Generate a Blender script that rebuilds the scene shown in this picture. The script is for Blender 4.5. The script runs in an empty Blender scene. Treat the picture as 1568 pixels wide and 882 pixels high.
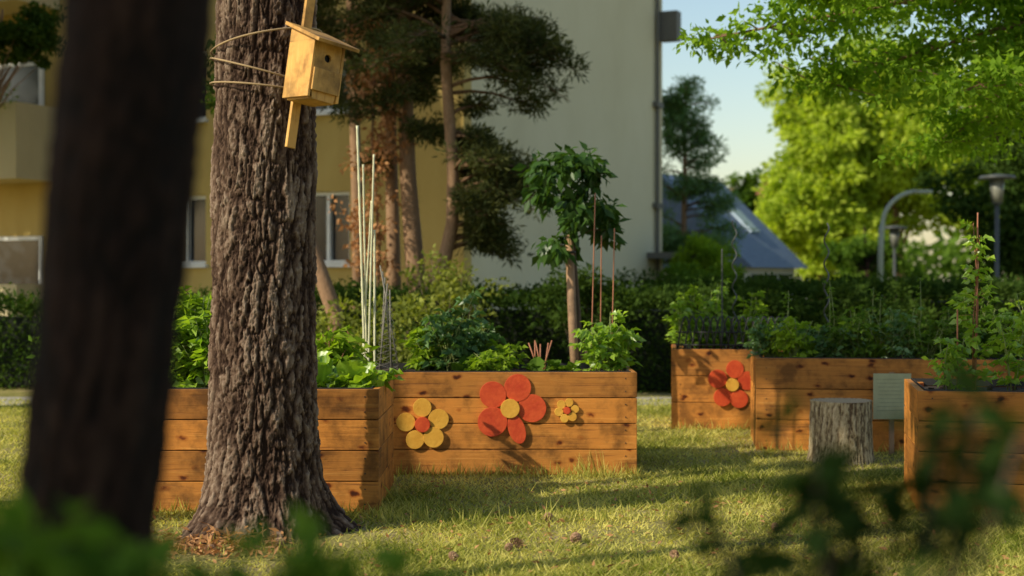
import bpy, math, random
import numpy as np
from mathutils import Vector, Matrix, noise
R=np.random.default_rng(7); random.seed(7)
scene=bpy.context.scene
COL=scene.collection

# ---------------- materials ----------------
def nmat(name):
    m=bpy.data.materials.new(name); m.use_nodes=True
    nt=m.node_tree; nt.nodes.clear()
    return m,nt,nt.nodes,nt.links
def ramp(N,stops):
    r=N.new('ShaderNodeValToRGB'); e=r.color_ramp.elements
    while len(e)<len(stops): e.new(0.5)
    for i,(p,c) in enumerate(stops):
        e[i].position=p; e[i].color=(c[0],c[1],c[2],1)
    return r
def leaf_mat(name,dark,light,trans=0.35,tcol=None,gloss=0.0):
    m,nt,N,L=nmat(name)
    a=N.new('ShaderNodeAttribute'); a.attribute_name='rnd'
    mid=tuple((dark[i]+light[i])/2 for i in range(3))
    r=ramp(N,[(0,dark),(0.5,mid),(1,light)])
    L.new(a.outputs['Fac'],r.inputs[0])
    p=N.new('ShaderNodeBsdfDiffuse')
    L.new(r.outputs[0],p.inputs[0])
    t=N.new('ShaderNodeBsdfTranslucent')
    mx=N.new('ShaderNodeMix'); mx.data_type='RGBA'; mx.blend_type='MULTIPLY'; mx.inputs[0].default_value=1
    L.new(r.outputs[0],mx.inputs[6]); mx.inputs[7].default_value=(*(tcol or (1.7,1.7,0.5)),1)
    L.new(mx.outputs[2],t.inputs[0])
    ms=N.new('ShaderNodeMixShader'); ms.inputs[0].default_value=trans
    L.new(p.outputs[0],ms.inputs[1]); L.new(t.outputs[0],ms.inputs[2])
    last=ms.outputs[0]
    if gloss>0:
        g=N.new('ShaderNodeBsdfGlossy'); g.inputs['Roughness'].default_value=0.38; g.inputs[0].default_value=(1,1,1,1)
        m2=N.new('ShaderNodeMixShader'); m2.inputs[0].default_value=gloss; L.new(last,m2.inputs[1]); L.new(g.outputs[0],m2.inputs[2]); last=m2.outputs[0]
    o=N.new('ShaderNodeOutputMaterial'); L.new(last,o.inputs[0])
    return m
def noisy_mat(name,c1,c2,scale=(5,5,5),rough=0.8,bump=0.0,detail=6,c3=None,metal=0,bscale=None,spec=0.3):
    m,nt,N,L=nmat(name)
    tc=N.new('ShaderNodeTexCoord'); mp=N.new('ShaderNodeMapping'); mp.inputs['Scale'].default_value=scale
    L.new(tc.outputs['Object'],mp.inputs[0])
    n=N.new('ShaderNodeTexNoise'); n.inputs['Scale'].default_value=1; n.inputs['Detail'].default_value=detail
    n.inputs['Roughness'].default_value=0.65
    L.new(mp.outputs[0],n.inputs['Vector'])
    st=[(0.3,c1),(0.7,c2)] if c3 is None else [(0.28,c1),(0.5,c2),(0.74,c3)]
    r=ramp(N,st); L.new(n.outputs['Fac'],r.inputs[0])
    p=N.new('ShaderNodeBsdfPrincipled'); p.inputs['Roughness'].default_value=rough; p.inputs['Metallic'].default_value=metal
    p.inputs['Specular IOR Level'].default_value=spec
    L.new(r.outputs[0],p.inputs['Base Color'])
    if bump>0:
        n2=N.new('ShaderNodeTexNoise'); n2.inputs['Scale'].default_value=bscale or 40; n2.inputs['Detail'].default_value=5
        L.new(tc.outputs['Object'],n2.inputs['Vector'])
        b=N.new('ShaderNodeBump'); b.inputs['Strength'].default_value=bump; b.inputs['Distance'].default_value=0.01
        L.new(n2.outputs['Fac'],b.inputs['Height']); L.new(b.outputs[0],p.inputs['Normal'])
    o=N.new('ShaderNodeOutputMaterial'); L.new(p.outputs[0],o.inputs[0])
    return m
def wood_mat(name,base,dark,light,knots=True,grain=(1.8,1.8,46)):
    m,nt,N,L=nmat(name)
    tc=N.new('ShaderNodeTexCoord'); a=N.new('ShaderNodeAttribute'); a.attribute_name='rnd'
    off=N.new('ShaderNodeVectorMath'); off.operation='SCALE'; off.inputs[0].default_value=(13.1,7.7,5.3)
    L.new(a.outputs['Fac'],off.inputs['Scale'])
    ad=N.new('ShaderNodeVectorMath'); ad.operation='ADD'
    L.new(tc.outputs['Object'],ad.inputs[0]); L.new(off.outputs[0],ad.inputs[1])
    mp=N.new('ShaderNodeMapping'); mp.inputs['Scale'].default_value=grain; L.new(ad.outputs[0],mp.inputs[0])
    n=N.new('ShaderNodeTexNoise'); n.inputs['Scale'].default_value=1; n.inputs['Detail'].default_value=8; n.inputs['Distortion'].default_value=0.8
    n.inputs['Roughness'].default_value=0.65
    L.new(mp.outputs[0],n.inputs['Vector'])
    r=ramp(N,[(0.28,dark),(0.46,base),(0.56,base),(0.72,light)]); L.new(n.outputs['Fac'],r.inputs[0])
    n3=N.new('ShaderNodeTexNoise'); n3.inputs['Scale'].default_value=4; n3.inputs['Detail'].default_value=6; n3.inputs['Roughness'].default_value=0.65
    L.new(ad.outputs[0],n3.inputs['Vector'])
    r3=ramp(N,[(0.36,(0.36,0.36,0.37)),(0.53,(0.92,0.92,0.92)),(0.7,(1.08,1.05,1))]); L.new(n3.outputs['Fac'],r3.inputs[0])
    mx=N.new('ShaderNodeMix'); mx.data_type='RGBA'; mx.blend_type='MULTIPLY'; mx.inputs[0].default_value=0.95
    L.new(r.outputs[0],mx.inputs[6]); L.new(r3.outputs[0],mx.inputs[7])
    r4=ramp(N,[(0,(0.62,0.60,0.58)),(0.5,(0.98,0.98,0.98)),(1,(1.15,1.1,1.0))]); L.new(a.outputs['Fac'],r4.inputs[0])
    mx2=N.new('ShaderNodeMix'); mx2.data_type='RGBA'; mx2.blend_type='MULTIPLY'; mx2.inputs[0].default_value=1
    L.new(mx.outputs[2],mx2.inputs[6]); L.new(r4.outputs[0],mx2.inputs[7])
    last=mx2.outputs[2]
    if knots:
        nz=N.new('ShaderNodeTexNoise'); nz.inputs['Scale'].default_value=14; L.new(ad.outputs[0],nz.inputs['Vector'])
        sc=N.new('ShaderNodeVectorMath'); sc.operation='SCALE'; sc.inputs['Scale'].default_value=0.06; L.new(nz.outputs['Color'],sc.inputs[0])
        a2=N.new('ShaderNodeVectorMath'); a2.operation='ADD'; L.new(ad.outputs[0],a2.inputs[0]); L.new(sc.outputs[0],a2.inputs[1])
        mk=N.new('ShaderNodeMapping'); mk.inputs['Scale'].default_value=(5.2,5.2,8.5); L.new(a2.outputs[0],mk.inputs[0])
        v=N.new('ShaderNodeTexVoronoi'); v.inputs['Scale'].default_value=1.0; L.new(mk.outputs[0],v.inputs['Vector'])
        rk=ramp(N,[(0.06,(0.10,0.05,0.03)),(0.13,(0.3,0.17,0.1)),(0.17,(0.72,0.6,0.5)),(0.26,(1,1,1))]); L.new(v.outputs['Distance'],rk.inputs[0])
        mx3=N.new('ShaderNodeMix'); mx3.data_type='RGBA'; mx3.blend_type='MULTIPLY'; mx3.inputs[0].default_value=1
        L.new(last,mx3.inputs[6]); L.new(rk.outputs[0],mx3.inputs[7]); last=mx3.outputs[2]
    p=N.new('ShaderNodeBsdfPrincipled'); p.inputs['Roughness'].default_value=0.65; p.inputs['Specular IOR Level'].default_value=0.25
    L.new(last,p.inputs['Base Color'])
    b=N.new('ShaderNodeBump'); b.inputs['Strength'].default_value=0.7; b.inputs['Distance'].default_value=0.005
    L.new(n.outputs['Fac'],b.inputs['Height']); L.new(b.outputs[0],p.inputs['Normal'])
    o=N.new('ShaderNodeOutputMaterial'); L.new(p.outputs[0],o.inputs[0])
    return m
def bark_mat(name,dark,mid,light,bump=0.8):
    m,nt,N,L=nmat(name)
    a=N.new('ShaderNodeAttribute'); a.attribute_name='rnd'
    tc=N.new('ShaderNodeTexCoord')
    mp=N.new('ShaderNodeMapping'); mp.inputs['Scale'].default_value=(34,34,14); L.new(tc.outputs['Object'],mp.inputs[0])
    n=N.new('ShaderNodeTexNoise'); n.inputs['Scale'].default_value=1; n.inputs['Detail'].default_value=8; n.inputs['Roughness'].default_value=0.75
    L.new(mp.outputs[0],n.inputs['Vector'])
    ma=N.new('ShaderNodeMath'); ma.operation='MULTIPLY_ADD'; ma.inputs[1].default_value=1.1; ma.inputs[2].default_value=-0.55
    L.new(n.outputs['Fac'],ma.inputs[0])
    s=N.new('ShaderNodeMath'); s.operation='ADD'; L.new(a.outputs['Fac'],s.inputs[0]); L.new(ma.outputs[0],s.inputs[1])
    r=ramp(N,[(0.1,dark),(0.45,mid),(0.95,light)]); L.new(s.outputs[0],r.inputs[0])
    p=N.new('ShaderNodeBsdfPrincipled'); p.inputs['Roughness'].default_value=0.9; p.inputs['Specular IOR Level'].default_value=0.15
    L.new(r.outputs[0],p.inputs['Base Color'])
    b=N.new('ShaderNodeBump'); b.inputs['Strength'].default_value=bump; b.inputs['Distance'].default_value=0.016
    L.new(n.outputs['Fac'],b.inputs['Height']); L.new(b.outputs[0],p.inputs['Normal'])
    o=N.new('ShaderNodeOutputMaterial'); L.new(p.outputs[0],o.inputs[0])
    return m
def plain(name,c,rough=0.6,metal=0,spec=0.4):
    return noisy_mat(name,tuple(x*0.88 for x in c),tuple(min(1,x*1.1) for x in c),(9,9,9),rough,0.1,metal=metal,spec=spec)

M_plank=wood_mat('planter_wood',(0.54,0.215,0.040),(0.22,0.078,0.020),(0.70,0.32,0.075))
M_wood2=wood_mat('birdhouse_wood',(0.66,0.36,0.10),(0.46,0.22,0.06),(0.78,0.48,0.18),False,(30,30,3))
M_stake=wood_mat('stake_wood',(0.34,0.21,0.12),(0.2,0.12,0.07),(0.45,0.3,0.18),False,(30,30,3))
M_bamboo=plain('bamboo',(0.62,0.60,0.38),0.5)
M_redstick=plain('stick_brown',(0.35,0.14,0.07),0.6)
M_soil=noisy_mat('soil',(0.02,0.013,0.008),(0.06,0.04,0.025),(30,30,30),0.95,0.8)
M_liner=plain('black_liner',(0.02,0.02,0.02),0.6)
M_redp=noisy_mat('petal_red_paint',(0.46,0.040,0.012),(0.68,0.10,0.025),(9,9,9),0.6,0.3)
M_yelp=noisy_mat('petal_yellow_paint',(0.60,0.28,0.030),(0.76,0.42,0.06),(9,9,9),0.6,0.3)
M_bark=bark_mat('pine_bark',(0.026,0.013,0.008),(0.118,0.072,0.048),(0.32,0.235,0.17))
M_barkb=bark_mat('bark_brown',(0.07,0.04,0.022),(0.23,0.135,0.075),(0.42,0.27,0.16))
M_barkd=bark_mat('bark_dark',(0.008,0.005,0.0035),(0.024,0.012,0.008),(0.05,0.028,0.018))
M_branch=plain('twig',(0.10,0.07,0.045),0.8)
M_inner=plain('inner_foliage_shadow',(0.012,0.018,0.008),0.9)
M_stem=plain('green_stem',(0.2,0.24,0.07),0.6)
M_black=plain('black_metal',(0.012,0.012,0.012),0.45)
M_grey=plain('string_grey',(0.22,0.2,0.16),0.8)
M_dgrey=plain('dark_grey_metal',(0.06,0.065,0.06),0.45)
M_trim=plain('trim_grey_brown',(0.14,0.13,0.11),0.6)
M_white=plain('white_frame',(0.75,0.75,0.72),0.5)
M_glass=plain('window_glass',(0.02,0.025,0.03),0.08,spec=0.5)
M_ochre=noisy_mat('ochre_render',(0.42,0.29,0.085),(0.49,0.35,0.11),(0.8,0.8,0.3),0.9,0.5,bscale=60,c3=(0.54,0.40,0.14))
M_gable=noisy_mat('cream_render',(0.60,0.53,0.34),(0.66,0.59,0.39),(0.45,0.45,0.3),0.9,0.5,bscale=60,c3=(0.70,0.63,0.43))
M_balc=noisy_mat('balcony_render',(0.52,0.43,0.25),(0.6,0.51,0.31),(1.3,1.3,0.5),0.9,0.3)
M_rope=plain('jute_rope',(0.36,0.25,0.13),0.9)
L_deep=leaf_mat('leaf_dark',(0.022,0.048,0.010),(0.078,0.125,0.024),0.3)
L_mid=leaf_mat('leaf_mid',(0.05,0.11,0.015),(0.15,0.24,0.035),0.4)
L_bright=leaf_mat('leaf_bright',(0.11,0.20,0.018),(0.29,0.40,0.04),0.45)
L_olive=leaf_mat('leaf_olive',(0.09,0.12,0.02),(0.34,0.36,0.09),0.4)
L_lind=leaf_mat('leaf_linden',(0.18,0.27,0.022),(0.56,0.64,0.09),0.5,(1.6,1.6,0.5))
L_lettuce=leaf_mat('leaf_lettuce',(0.13,0.25,0.02),(0.36,0.50,0.06),0.45,gloss=0.04)
L_blue=leaf_mat('leaf_bluegreen',(0.05,0.12,0.04),(0.16,0.27,0.09),0.35,gloss=0.03)
L_pine=leaf_mat('pine_needles',(0.020,0.034,0.012),(0.12,0.125,0.045),0.25)
L_dead=leaf_mat('dead_leaves',(0.28,0.13,0.05),(0.62,0.34,0.16),0.3,(1.2,1,0.7))
L_grass=leaf_mat('grass_blades',(0.18,0.22,0.03),(0.86,0.76,0.24),0.45,(1.3,1.3,0.6))

# ---------------- mesh helpers ----------------
class MB:
    def __init__(s): s.v=[];s.f=[];s.m=[];s.r=[]
    def add(s,vs,fs,m=0,r=None):
        b=len(s.v); r=random.random() if r is None else r
        s.v+= [tuple(p) for p in vs]; s.r+=[r]*len(vs)
        for f in fs: s.f.append(tuple(i+b for i in f)); s.m.append(m)
    def box(s,c,d,m=0,rot=None,r=None):
        vs=[Vector((x*d[0]/2,y*d[1]/2,z*d[2]/2)) for x in(-1,1) for y in(-1,1) for z in(-1,1)]
        if rot is not None: vs=[rot@v for v in vs]
        vs=[v+Vector(c) for v in vs]
        s.add(vs,[(0,1,3,2),(4,6,7,5),(0,4,5,1),(2,3,7,6),(0,2,6,4),(1,5,7,3)],m,r)
    def tube(s,pts,rad,n=6,m=0,r=None,cap=True):
        pts=[Vector(p) for p in pts]
        if not hasattr(rad,'__len__'): rad=[rad]*len(pts)
        vs=[];fs=[]
        for i,p in enumerate(pts):
            t=(pts[min(i+1,len(pts)-1)]-pts[max(i-1,0)])
            if t.length<1e-9: t=Vector((0,0,1))
            t.normalize()
            u=t.cross(Vector((0,1,0.01)));
            if u.length<0.05: u=t.cross(Vector((1,0,0)))
            u.normalize(); w=t.cross(u)
            for k in range(n):
                a=2*math.pi*k/n
                vs.append(p+(u*math.cos(a)+w*math.sin(a))*rad[i])
        for i in range(len(pts)-1):
            for k in range(n):
                fs.append((i*n+k,i*n+(k+1)%n,(i+1)*n+(k+1)%n,(i+1)*n+k))
        if cap:
            fs.append(tuple(range(n))[::-1]); fs.append(tuple((len(pts)-1)*n+k for k in range(n)))
        s.add(vs,fs,m,r)
    def prism(s,outline,th,M,m=0,r=None):
        n=len(outline)
        vs=[M@Vector((x,y,0)) for x,y in outline]+[M@Vector((x,y,th)) for x,y in outline]
        fs=[tuple(range(n))[::-1],tuple(range(n,2*n))]+[(i,(i+1)%n,n+(i+1)%n,n+i) for i in range(n)]
        s.add(vs,fs,m,r)
    def build(s,name,mats,smooth=False,bevel=0,parent=None):
        me=bpy.data.meshes.new(name); me.from_pydata(s.v,[],s.f)
        for mt in mats: me.materials.append(mt)
        me.polygons.foreach_set('material_index',s.m)
        if smooth: me.polygons.foreach_set('use_smooth',[True]*len(s.f))
        at=me.attributes.new('rnd','FLOAT','POINT'); at.data.foreach_set('value',s.r)
        me.update()
        o=bpy.data.objects.new(name,me); COL.objects.link(o)
        if bevel>0:
            b=o.modifiers.new('bevel','BEVEL'); b.width=bevel; b.segments=2; b.limit_method='ANGLE'
        if parent: o.parent=parent
        return o
def empty(name,loc=(0,0,0)):
    e=bpy.data.objects.new(name,None); e.empty_display_size=0.2; COL.objects.link(e); return e
def np_mesh(name,V,F,rnd,mat,parent=None,smooth=False):
    k=F.shape[1]
    me=bpy.data.meshes.new(name)
    me.vertices.add(len(V)); me.vertices.foreach_set('co',V.astype(np.float32).ravel())
    me.loops.add(F.size); me.loops.foreach_set('vertex_index',F.astype(np.int32).ravel())
    me.polygons.add(len(F)); me.polygons.foreach_set('loop_start',(np.arange(len(F))*k).astype(np.int32))
    me.update(calc_edges=True)
    if smooth: me.polygons.foreach_set('use_smooth',np.ones(len(F),dtype=bool))
    at=me.attributes.new('rnd','FLOAT','POINT'); at.data.foreach_set('value',rnd.astype(np.float32))
    me.materials.append(mat)
    o=bpy.data.objects.new(name,me); COL.objects.link(o)
    if parent: o.parent=parent
    return o
def norm(a): return a/np.maximum(np.linalg.norm(a,axis=1,keepdims=True),1e-9)
class Leaves:
    def __init__(s): s.V=[];s.r=[]
    def add(s,pos,dr,length,width,rnd,up=0.6,fold=0.15,tipdrop=0.0):
        n=len(pos)
        dr=norm(dr); nr=R.normal(size=(n,3)); nr[:,2]+=up*2; nr[:,0]-=up*0.8
        side=norm(np.cross(dr,nr)); nn=np.cross(side,dr)
        length=np.broadcast_to(length,(n,))[:,None]; width=np.broadcast_to(width,(n,))[:,None]
        b=pos; t=pos+dr*length; t[:,2]-=(length[:,0]*tipdrop)
        m=pos+dr*length*0.42
        l=m+side*width*0.5+nn*width*fold; r_=m-side*width*0.5+nn*width*fold
        V=np.stack([b,l,t,r_],1)
        s.V.append(V.reshape(-1,3)); s.r.append(np.repeat(np.clip(rnd,0,1),4))
    def cloud(s,centers,spread,n,length,aspect=0.5,flat=1.0,tone=None,droop=0.0,up=0.6,outward=0.5):
        centers=np.asarray(centers,float); K=len(centers)
        sp=np.broadcast_to(np.asarray(spread,float),(K,))
        idx=np.repeat(np.arange(K),n)
        off=R.normal(size=(K*n,3)); off/= np.maximum(np.linalg.norm(off,axis=1,keepdims=True),1e-6); 
        off*= (R.random((K*n,1))**0.5); off[:,2]*=flat
        pos=centers[idx]+off*sp[idx][:,None]
        dr=R.normal(size=(K*n,3))+off*outward*3; dr[:,2]-=droop
        ct=R.random(K)*0.5 if tone is None else np.broadcast_to(tone,(K,))
        rn=ct[idx]+R.random(K*n)*0.5
        ln=length*(0.6+0.7*R.random(K*n))
        s.add(pos,dr,ln,ln*aspect,rn,up=up)
    def build(s,name,mat,parent=None):
        V=np.concatenate(s.V); rn=np.concatenate(s.r); n=len(V)//4
        a=np.arange(n)*4
        F=np.concatenate([np.stack([a,a+1,a+2],1),np.stack([a,a+2,a+3],1)])
        return np_mesh(name,V,F,rn,mat,parent)
def ell_points(c,rad,n,shell=0.4,gap=None):
    p=R.normal(size=(n,3)); p=norm(p)*(R.random((n,1))**shell); 
    return np.asarray(c)+p*np.asarray(rad)
def tree(name,base,h,tr,crown_c,crown_r,nc,nl,leaf,lm,bm,spread=None,limbs=30,aspect=0.6,lobes=7,droop=0.3,shell=0.45,sf=0.2):
    e=empty(name); base=Vector(base); c=Vector(crown_c)
    mb=MB()
    tp=Vector((c.x,c.y,max(c.z+crown_r[2]*0.5,base.z+h*0.8)))
    pts=[]
    for i in range(9):
        t=i/8; p=base.lerp(tp,t); p+=Vector((math.sin(t*5+base.x)*0.03*h*t*(1-t)*2,math.cos(t*4+base.y)*0.03*h*t*(1-t)*2,0)); pts.append(p)
    mb.tube(pts,[tr*(1.25 if i==0 else 1)*(1-0.8*i/8) for i in range(9)],10,r=0.5)
    lob=ell_points(crown_c,np.array(crown_r)*0.75,lobes,0.35)
    cen=[]
    lr=np.mean(crown_r)*0.42
    for i in range(nc):
        l=lob[i%lobes]; q=R.normal(size=3); q/=np.linalg.norm(q); q*=R.random()**shell
        cen.append(l+q*np.array([lr,lr,lr*0.9])*(0.7+0.6*R.random()))
    cen=np.array(cen)
    for i in range(min(limbs,nc)):
        q=Vector(cen[i]); t=min(0.95,max(0.25,(q.z-base.z)/max(0.1,(tp.z-base.z))-0.15-0.15*random.random()))
        k=t*8; a=pts[int(k)].lerp(pts[min(8,int(k)+1)],k-int(k))
        m_=a.lerp(q,0.5)+Vector((0,0,0.08*(q-a).length)); rr=tr*(1-0.8*t)*0.45
        mb.tube([a,a.lerp(m_,0.6),m_,q],[rr,rr*0.7,rr*0.5,rr*0.15],5,r=0.5)
    mb.build(name+'_trunk_and_limbs',[bm],True,parent=e)
    lv=Leaves()
    sp=(spread or np.mean(crown_r)*sf)*(0.5+0.9*R.random(len(cen)))
    lv.cloud(cen,sp,nl,leaf,aspect,0.75,droop=droop)
    lv.build(name+'_foliage',lm,e)
    return e

# ---------------- bark trunk ----------------
def bark_trunk(name,center_fn,rad_fn,z0,z1,nz,nt,mat,depth=0.03,scale=(12.5,12.5,3.3),parent=None,sharp=2.8):
    V=np.zeros((nz*nt,3)); rn=np.zeros(nz*nt); k=0
    for i in range(nz):
        z=z0+(z1-z0)*i/(nz-1); cx,cy=center_fn(z)
        for j in range(nt):
            a=2*math.pi*j/nt; r=rad_fn(z,a)
            ca,sa=math.cos(a),math.sin(a)
            w=noise.noise(Vector((ca*2,sa*2,z*2.0)))*0.6
            w2=noise.noise(Vector((ca*9+5,sa*9,z*9)))*0.30
            w3=noise.noise(Vector((ca*26+5,sa*26,z*26)))*0.14
            p=Vector((ca*0.32*scale[0]+w+w2+w3,sa*0.32*scale[1]+w*0.8-w2+w3,z*scale[2]+w+w2*1.5+w3*2))
            d,pp=noise.voronoi(p)
            c=pp[0]; h=math.sin(c.x*12.9+c.y*78.2+c.z*37.7)*43758.5; h=h-math.floor(h)
            e=min(1.0,(d[1]-d[0])*sharp); e=e**0.75
            d2,_=noise.voronoi(Vector((p.x*2.4,p.y*2.4,p.z*3.6+h*5)))
            e2=min(1.0,(d2[1]-d2[0])*3.5)
            q=noise.noise(Vector((ca*14,sa*14,z*24)))
            q2=noise.noise(Vector((ca*40,sa*40,z*90)))
            b=noise.noise(Vector((ca*1.5,sa*1.5,z*1.2)))
            rr=r+depth*(e-0.7)+depth*0.35*(h-0.5)*e-depth*0.32*(1-e2)*e+depth*0.26*q+depth*0.20*q2+0.012*b
            V[k]=(cx+ca*rr,cy+sa*rr,z); rn[k]=min(1,max(0,0.0+e*(0.36+0.26*h+0.18*e2)+0.26*q+0.20*q2+0.18*b)); k+=1
    ii,jj=np.meshgrid(np.arange(nz-1),np.arange(nt),indexing='ij')
    a=ii*nt+jj; b=ii*nt+(jj+1)%nt; F=np.stack([a,b,b+nt,a+nt],-1).reshape(-1,4)
    return np_mesh(name,V,F,rn,mat,parent,True)

# ---------------- ground ----------------
def ground():
    m,nt,N,L=nmat('lawn_ground')
    tc=N.new('ShaderNodeTexCoord')
    n=N.new('ShaderNodeTexNoise'); n.inputs['Scale'].default_value=1.1; n.inputs['Detail'].default_value=8; n.inputs['Roughness'].default_value=0.7
    L.new(tc.outputs['Object'],n.inputs['Vector'])
    r=ramp(N,[(0.35,(0.18,0.18,0.04)),(0.5,(0.33,0.29,0.09)),(0.66,(0.47,0.36,0.19))]); L.new(n.outputs['Fac'],r.inputs[0])
    n2=N.new('ShaderNodeTexNoise'); n2.inputs['Scale'].default_value=45; n2.inputs['Detail'].default_value=4
    L.new(tc.outputs['Object'],n2.inputs['Vector'])
    r2=ramp(N,[(0.3,(0.4,0.4,0.4)),(0.7,(1.2,1.2,1.2))]); L.new(n2.outputs['Fac'],r2.inputs[0])
    mx=N.new('ShaderNodeMix'); mx.data_type='RGBA'; mx.blend_type='MULTIPLY'; mx.inputs[0].default_value=1
    L.new(r.outputs[0],mx.inputs[6]); L.new(r2.outputs[0],mx.inputs[7])
    p=N.new('ShaderNodeBsdfPrincipled'); p.inputs['Roughness'].default_value=1; p.inputs['Specular IOR Level'].default_value=0.1
    L.new(mx.outputs[2],p.inputs['Base Color'])
    b=N.new('ShaderNodeBump'); b.inputs['Strength'].default_value=0.7; b.inputs['Distance'].default_value=0.02
    L.new(n2.outputs['Fac'],b.inputs['Height']); L.new(b.outputs[0],p.inputs['Normal'])
    o=N.new('ShaderNodeOutputMaterial'); L.new(p.outputs[0],o.inputs[0])
    mb=MB(); mb.add([(-300,-100,0),(300,-100,0),(300,500,0),(-300,500,0)],[(0,1,2,3)])
    mb.build('ground',[m])
ground()
def fnoise(x,y):
    return (np.sin(x*1.7+y*0.9+1.3)+np.sin(x*-0.8+y*2.1)+np.sin(x*3.9-y*2.7+0.5)*0.6+np.sin(x*7.1+y*5.3)*0.4)/3.0
def grass():
    n=300000
    y=5.5+ (R.random(n)**1.25)*12.5
    x=(R.random(n)-0.5)*y*0.86+0.2
    nz=fnoise(x,y); keep=R.random(n)<(0.72+0.4*nz)
    d=np.hypot(x+1.52,(y-8.4)*1.0); keep&=(R.random(n)<np.clip((d-0.45)/0.7,0.05,1))
    x=x[keep];y=y[keep];nz=nz[keep];n=len(x)
    h=(0.016+0.034*R.random(n)**1.7)*(1+0.5*nz)
    tall=R.random(n)<0.010; h[tall]*=3.0
    a=R.random(n)*6.283; w=0.003+0.003*R.random(n)+0.0002*y
    ln=h*(0.4+1.7*R.random(n)); b=R.random(n)*6.283
    P=np.stack([x,y,np.zeros(n)],1)
    s=np.stack([np.cos(a)*w,np.sin(a)*w,np.zeros(n)],1)
    t=P+np.stack([np.cos(b)*ln,np.sin(b)*ln,h],1)
    V=np.stack([P-s,P+s,t],1).reshape(-1,3)
    F=np.arange(3*n).reshape(-1,3)
    nb=fnoise(x*2.7+4,y*2.7)
    rn=np.clip(0.40-0.3*nz+0.25*nb+0.7*(R.random(n)-0.45),0,1)
    np_mesh('grass',V,F,np.repeat(rn,3),L_grass)
grass()
def tufts():
    lv=Leaves()
    def strip(x0,x1,y,n,hm):
        x=x0+(x1-x0)*R.random(n); yy=y+0.12*R.normal(size=n)*0.6
        p=np.stack([x,yy,np.zeros(n)],1); d=np.stack([R.normal(size=n)*0.35,R.normal(size=n)*0.3,np.ones(n)],1)
        lv.add(p,d,hm*(0.3+R.random(n)**2),0.007,R.random(n)*0.8,up=0,fold=0.0)
    strip(-2.9,-0.8,9.28,500,0.10); strip(-0.9,1.0,11.05,700,0.12); strip(1.6,2.5,14.4,200,0.12)
    strip(2.2,4.2,12.6,300,0.12); strip(2.7,4.2,9.05,400,0.13); strip(-0.9,1.5,9.0,330,0.13); strip(-2.2,-1.0,8.0,200,0.10); strip(0.5,0.75,11.0,60,0.22); strip(-0.5,2.5,10.0,200,0.1)
    lv.build('grass_tufts',L_grass)
tufts()

# ---------------- planters ----------------
def planter(x0,y0,L,D,H,rotz=0,seed=1,rows=4):
    random.seed(seed)
    e=empty('raised_garden_bed'); mb=MB(); ph=H/rows; g=0.006; th=0.045
    for i in range(rows):
        z=ph*(i+0.5); hh=ph-g
        j=lambda:random.uniform(-0.003,0.003)
        mb.box((L/2,th/2+j(),z),(L,th,hh),0)
        mb.box((L/2,D-th/2+j(),z),(L,th,hh),0)
        mb.box((th/2+j()+0.003,D/2,z),(th,D-2*th-0.004,hh),0)
        mb.box((L-th/2-0.003+j(),D/2,z),(th,D-2*th-0.004,hh),0)
    for px in (0.09,L-0.09):
        for py in (0.09,D-0.09): mb.box((px,py,H/2-0.01),(0.08,0.08,H-0.02),0)
    o=mb.build('wooden_planks',[M_plank],bevel=0.004,parent=e)
    mb=MB(); mb.box((L/2,D/2,H-0.07),(L-2*th-0.02,D-2*th-0.02,0.04),0)
    for k in range(60): 
        s=random.uniform(0.015,0.04); mb.box((random.uniform(0.1,L-0.1),random.uniform(0.1,D-0.1),H-0.05),(s,s,s),0,Matrix.Rotation(random.random()*3,3,(1,1,random.random())))
    mb.build('soil',[M_soil],parent=e)
    mb=MB()
    for (c,d) in (((L/2,th+0.006,H-0.02),(L-2*th,0.004,0.05)),((L/2,D-th-0.006,H-0.02),(L-2*th,0.004,0.05)),((th+0.009,D/2,H-0.02),(0.004,D-2*th-0.03,0.05)),((L-th-0.009,D/2,H-0.02),(0.004,D-2*th-0.03,0.05))):
        mb.box(c,d,0)
    for i in range(rows):
        for px in (0.09,L-0.09):
            for dz in (-0.05,0.05):
                mb.tube([(px,0.001,ph*(i+0.5)+dz),(px,-0.0045,ph*(i+0.5)+dz)],0.005,8,0)
    mb.build('liner_and_screws',[M_liner],parent=e)
    e.location=(x0,y0,0); e.rotation_euler=(0,0,rotz)
    return e
planter(-3.0,9.38,2.12,1.2,0.815,0,3)
planter(-1.62,11.14,2.6,1.15,0.81,0,11)
planter(1.63,14.55,1.25,1.1,0.82,math.radians(-6.6),5,rows=3)
planter(2.19,12.75,2.6,1.1,0.83,math.radians(-7),8,rows=3)
planter(2.68,9.38,2.2,1.15,0.805,math.radians(-11),21)

def flower(name,x,y,z,cr,pr,off,n,mp,mc,a0=0.3,odd=None):
    mb=MB()
    Rm=Matrix.Rotation(math.radians(90),4,'X')
    for k in range(n):
        a=a0+2*math.pi*k/n+random.uniform(-0.09,0.09); sc_=random.uniform(0.94,1.05)
        out=[]
        for i in range(32):
            t=2*math.pi*i/32; rx=pr*sc_; ry=pr*(0.98 if k!=odd else 0.60)*sc_
            if k==odd: rx*=1.05
            px=math.cos(t)*rx; py=math.sin(t)*ry
            out.append((off*math.cos(a)+px*math.cos(a)-py*math.sin(a), off*math.sin(a)+px*math.sin(a)+py*math.cos(a)))
        M=Matrix.Translation((x,y-0.002-0.0006*k,z))@Rm
        mb.prism(out,0.012+0.002*k,M,0)
    out=[(cr*math.cos(2*math.pi*i/32),cr*math.sin(2*math.pi*i/32)) for i in range(32)]
    mb.prism(out,0.034,Matrix.Translation((x,y-0.002,z))@Rm,1)
    mb.build(name,[mp,mc],bevel=0.002)
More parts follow.
